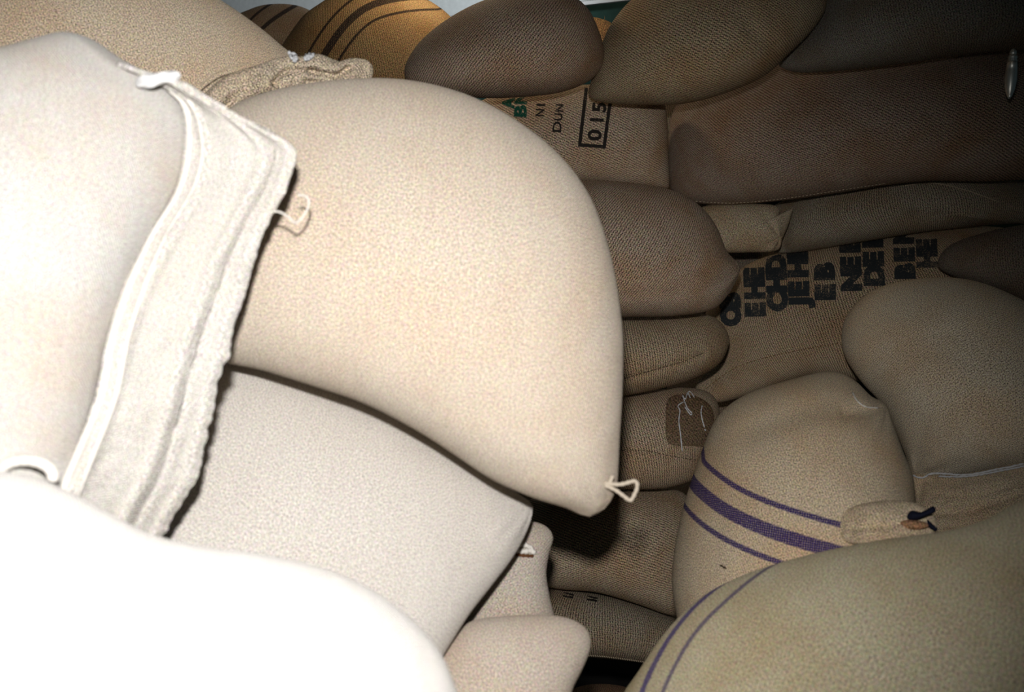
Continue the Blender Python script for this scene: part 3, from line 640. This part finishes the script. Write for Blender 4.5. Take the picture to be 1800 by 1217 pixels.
# thick puckered stitching along the mouth
def hemthread(name, vv, rad, mat, u0=0, u1=1, lift=.004, amp=.012):
    pts = []
    for k in range(160):
        u = u0 + (u1 - u0) * k / 159
        v = vv + amp * math.sin(u * 13) + amp * .5 * math.sin(u * 29)
        P = hemfn(u, max(0, v)); pts.append(P + (CAM - P).normalized() * lift - B_.C)
    V, F = tube_mesh([pts], rad, 6, .05); return mesh_obj(name, V, F, mat, r)
hemthread('mouth_stitching', .035, .003, m_thread_p, .1, .9, lift=.001)
hemthread('mouth_stitching', .16, .0022, m_thread_p, .12, .95, lift=.002)
# folded white tag caught in the seam
tp = catmull([(238, 150), (246, 134), (275, 128), (305, 124), (318, 132), (312, 142), (290, 146), (262, 155)], True, 40)
c0 = tp.mean(0); dt = (B_.at(280, 160, 0) - CAM).dot(FWD) - .03
Vt = []
for lay in (0, .006):
    Vt += [at(c0[0], c0[1], dt - .006 + lay) - B_.C] + [at(p[0], p[1], dt + .003 * math.sin(i * .9) + lay) - B_.C for i, p in enumerate(tp)]
Ft = [(0, 1 + i, 1 + (i + 1) % 40) for i in range(40)] + [(41, 42 + (i + 1) % 40, 42 + i) for i in range(40)] + [(1 + i, 42 + i, 42 + (i + 1) % 40, 1 + (i + 1) % 40) for i in range(40)]
o = mesh_obj('folded_tag', Vt, Ft, plain('white_tag', (0.85, 0.85, 0.85)), r); o['label'] = 'small folded white tag'
pts = [at(45 + 48 * math.cos(a), 838 - 28 * math.sin(a), .71) - B_.C for a in np.linspace(-.3, 3.9, 40)]
V, F = tube_mesh([pts], .0042, 8, .05); o = mesh_obj('cord_loop', V, F, m_thread_p, r); o['label'] = 'thick pale cord loop at the lower end of the hem'
# frayed loop of thread hanging from the hem on to the big sack
pts = [at(x, y, .845 + .0004 * (x - 472)) - B_.C for x, y in catmull([(470, 374), (488, 372), (505, 380), (520, 392), (535, 378), (543, 358), (538, 345), (522, 343)], False, 40)]
V, F = tube_mesh([pts], .001, 6, .1); mesh_obj('frayed_loop', V, F, m_thread_p, r)

A_ = Sack([(-350, 1000), (-200, 870), (-60, 835), (40, 838), (110, 862), (180, 900), (270, 945), (360, 965), (460, 978), (560, 1000), (640, 1035), (710, 1085), (760, 1140), (790, 1210), (800, 1300), (700, 1500), (400, 1600), (0, 1600), (-300, 1450)], .61, 0.10, Tb=.03, grad=(0, .5), centre=(220, 1230), seed=30, lump=.005)
sack_thing(A_, 'blown-out white sack filling the lower left corner, nearest of all', burlap('burlap_a', (0.66, 0.645, 0.62), dist=0.62, ang=5, weave=.04, grain=.12, period=.003, stain=.03))

# ---- tan fluffy ear between the two top sacks ---------------------------------------
EAR = Sack([(1020, 60), (1035, 32), (1060, 34), (1078, 45), (1078, 75), (1060, 100), (1050, 130), (1030, 120)], 2.45, 0.035, seed=31, lump=.012, lump_s=30, NS=80, NR=20, grad=(0, .2))
r = sack_thing(EAR, 'fuzzy orange-tan sack corner poking up between the two dark top sacks', burlap('burlap_ear', (0.62, 0.36, 0.16), grain=.4), parts=True)
paths = []
for k in range(90):
    x0 = random.uniform(1030, 1078); y0 = 33 + abs(x0 - 1050) * .25 + random.uniform(0, 30)
    p0 = EAR.at(x0, y0, .001) - EAR.C; dv = Vector((random.uniform(-1, 1), random.uniform(-.6, 0), random.uniform(-.1, 1))) * random.uniform(.008, .02)
    paths.append([p0, p0 + dv * .5 + Vector((random.uniform(-1, 1), 0, 0)) * .002, p0 + dv])
V, F = tube_mesh(paths, .0005, 4); o = mesh_obj('loose_fibres', V, F, plain('orange_fibre', (0.6, 0.36, 0.15)), r); o['kind'] = 'stuff'

# ---- small polished fitting at the right edge ----------------------------------------
FD = 1.9
def lathe(rings, ns=20):
    V, F = [], []
    ax0 = at(1781, 92, FD); ax1 = at(1774, 174, FD); L_ = (ax1 - ax0); u = L_.normalized(); a = u.orthogonal().normalized(); b = u.cross(a)
    for t, rr in rings:
        for k in range(ns):
            an = 2 * math.pi * k / ns; V.append(ax0 + L_ * t + (a * math.cos(an) + b * math.sin(an)) * rr * .46)
    for i in range(len(rings) - 1):
        for k in range(ns): F.append((i * ns + k, i * ns + (k + 1) % ns, (i + 1) * ns + (k + 1) % ns, (i + 1) * ns + k))
    F.append(tuple(range(ns))); F.append(tuple((len(rings) - 1) * ns + k for k in range(ns))[::-1])
    return V, F
m_chrome = plain('polished_metal', (0.95, 0.94, 0.85), 0.38, metal=0.9)
root = empty('metal_fitting', at(1786, 130, FD)); tag(root, 'small shiny tapering metal fitting at the right edge, in front of the dark sacks', 'fitting')
rl = root.location
def rel(V): return [v - rl for v in V]
V, F = lathe([(-.08, .002), (-.06, .009), (-.02, .013), (.04, .014), (.06, .011)]); mesh_obj('knob', rel(V), F, m_chrome, root)
V, F = lathe([(.06, .012), (.08, .018), (.12, .019), (.15, .0165), (.19, .021), (.22, .018)]); mesh_obj('collar', rel(V), F, m_chrome, root)
V, F = lathe([(.22, .019), (.4, .023), (.6, .024), (.8, .019), (.93, .011), (1.0, .002)]); mesh_obj('shaft', rel(V), F, m_chrome, root)
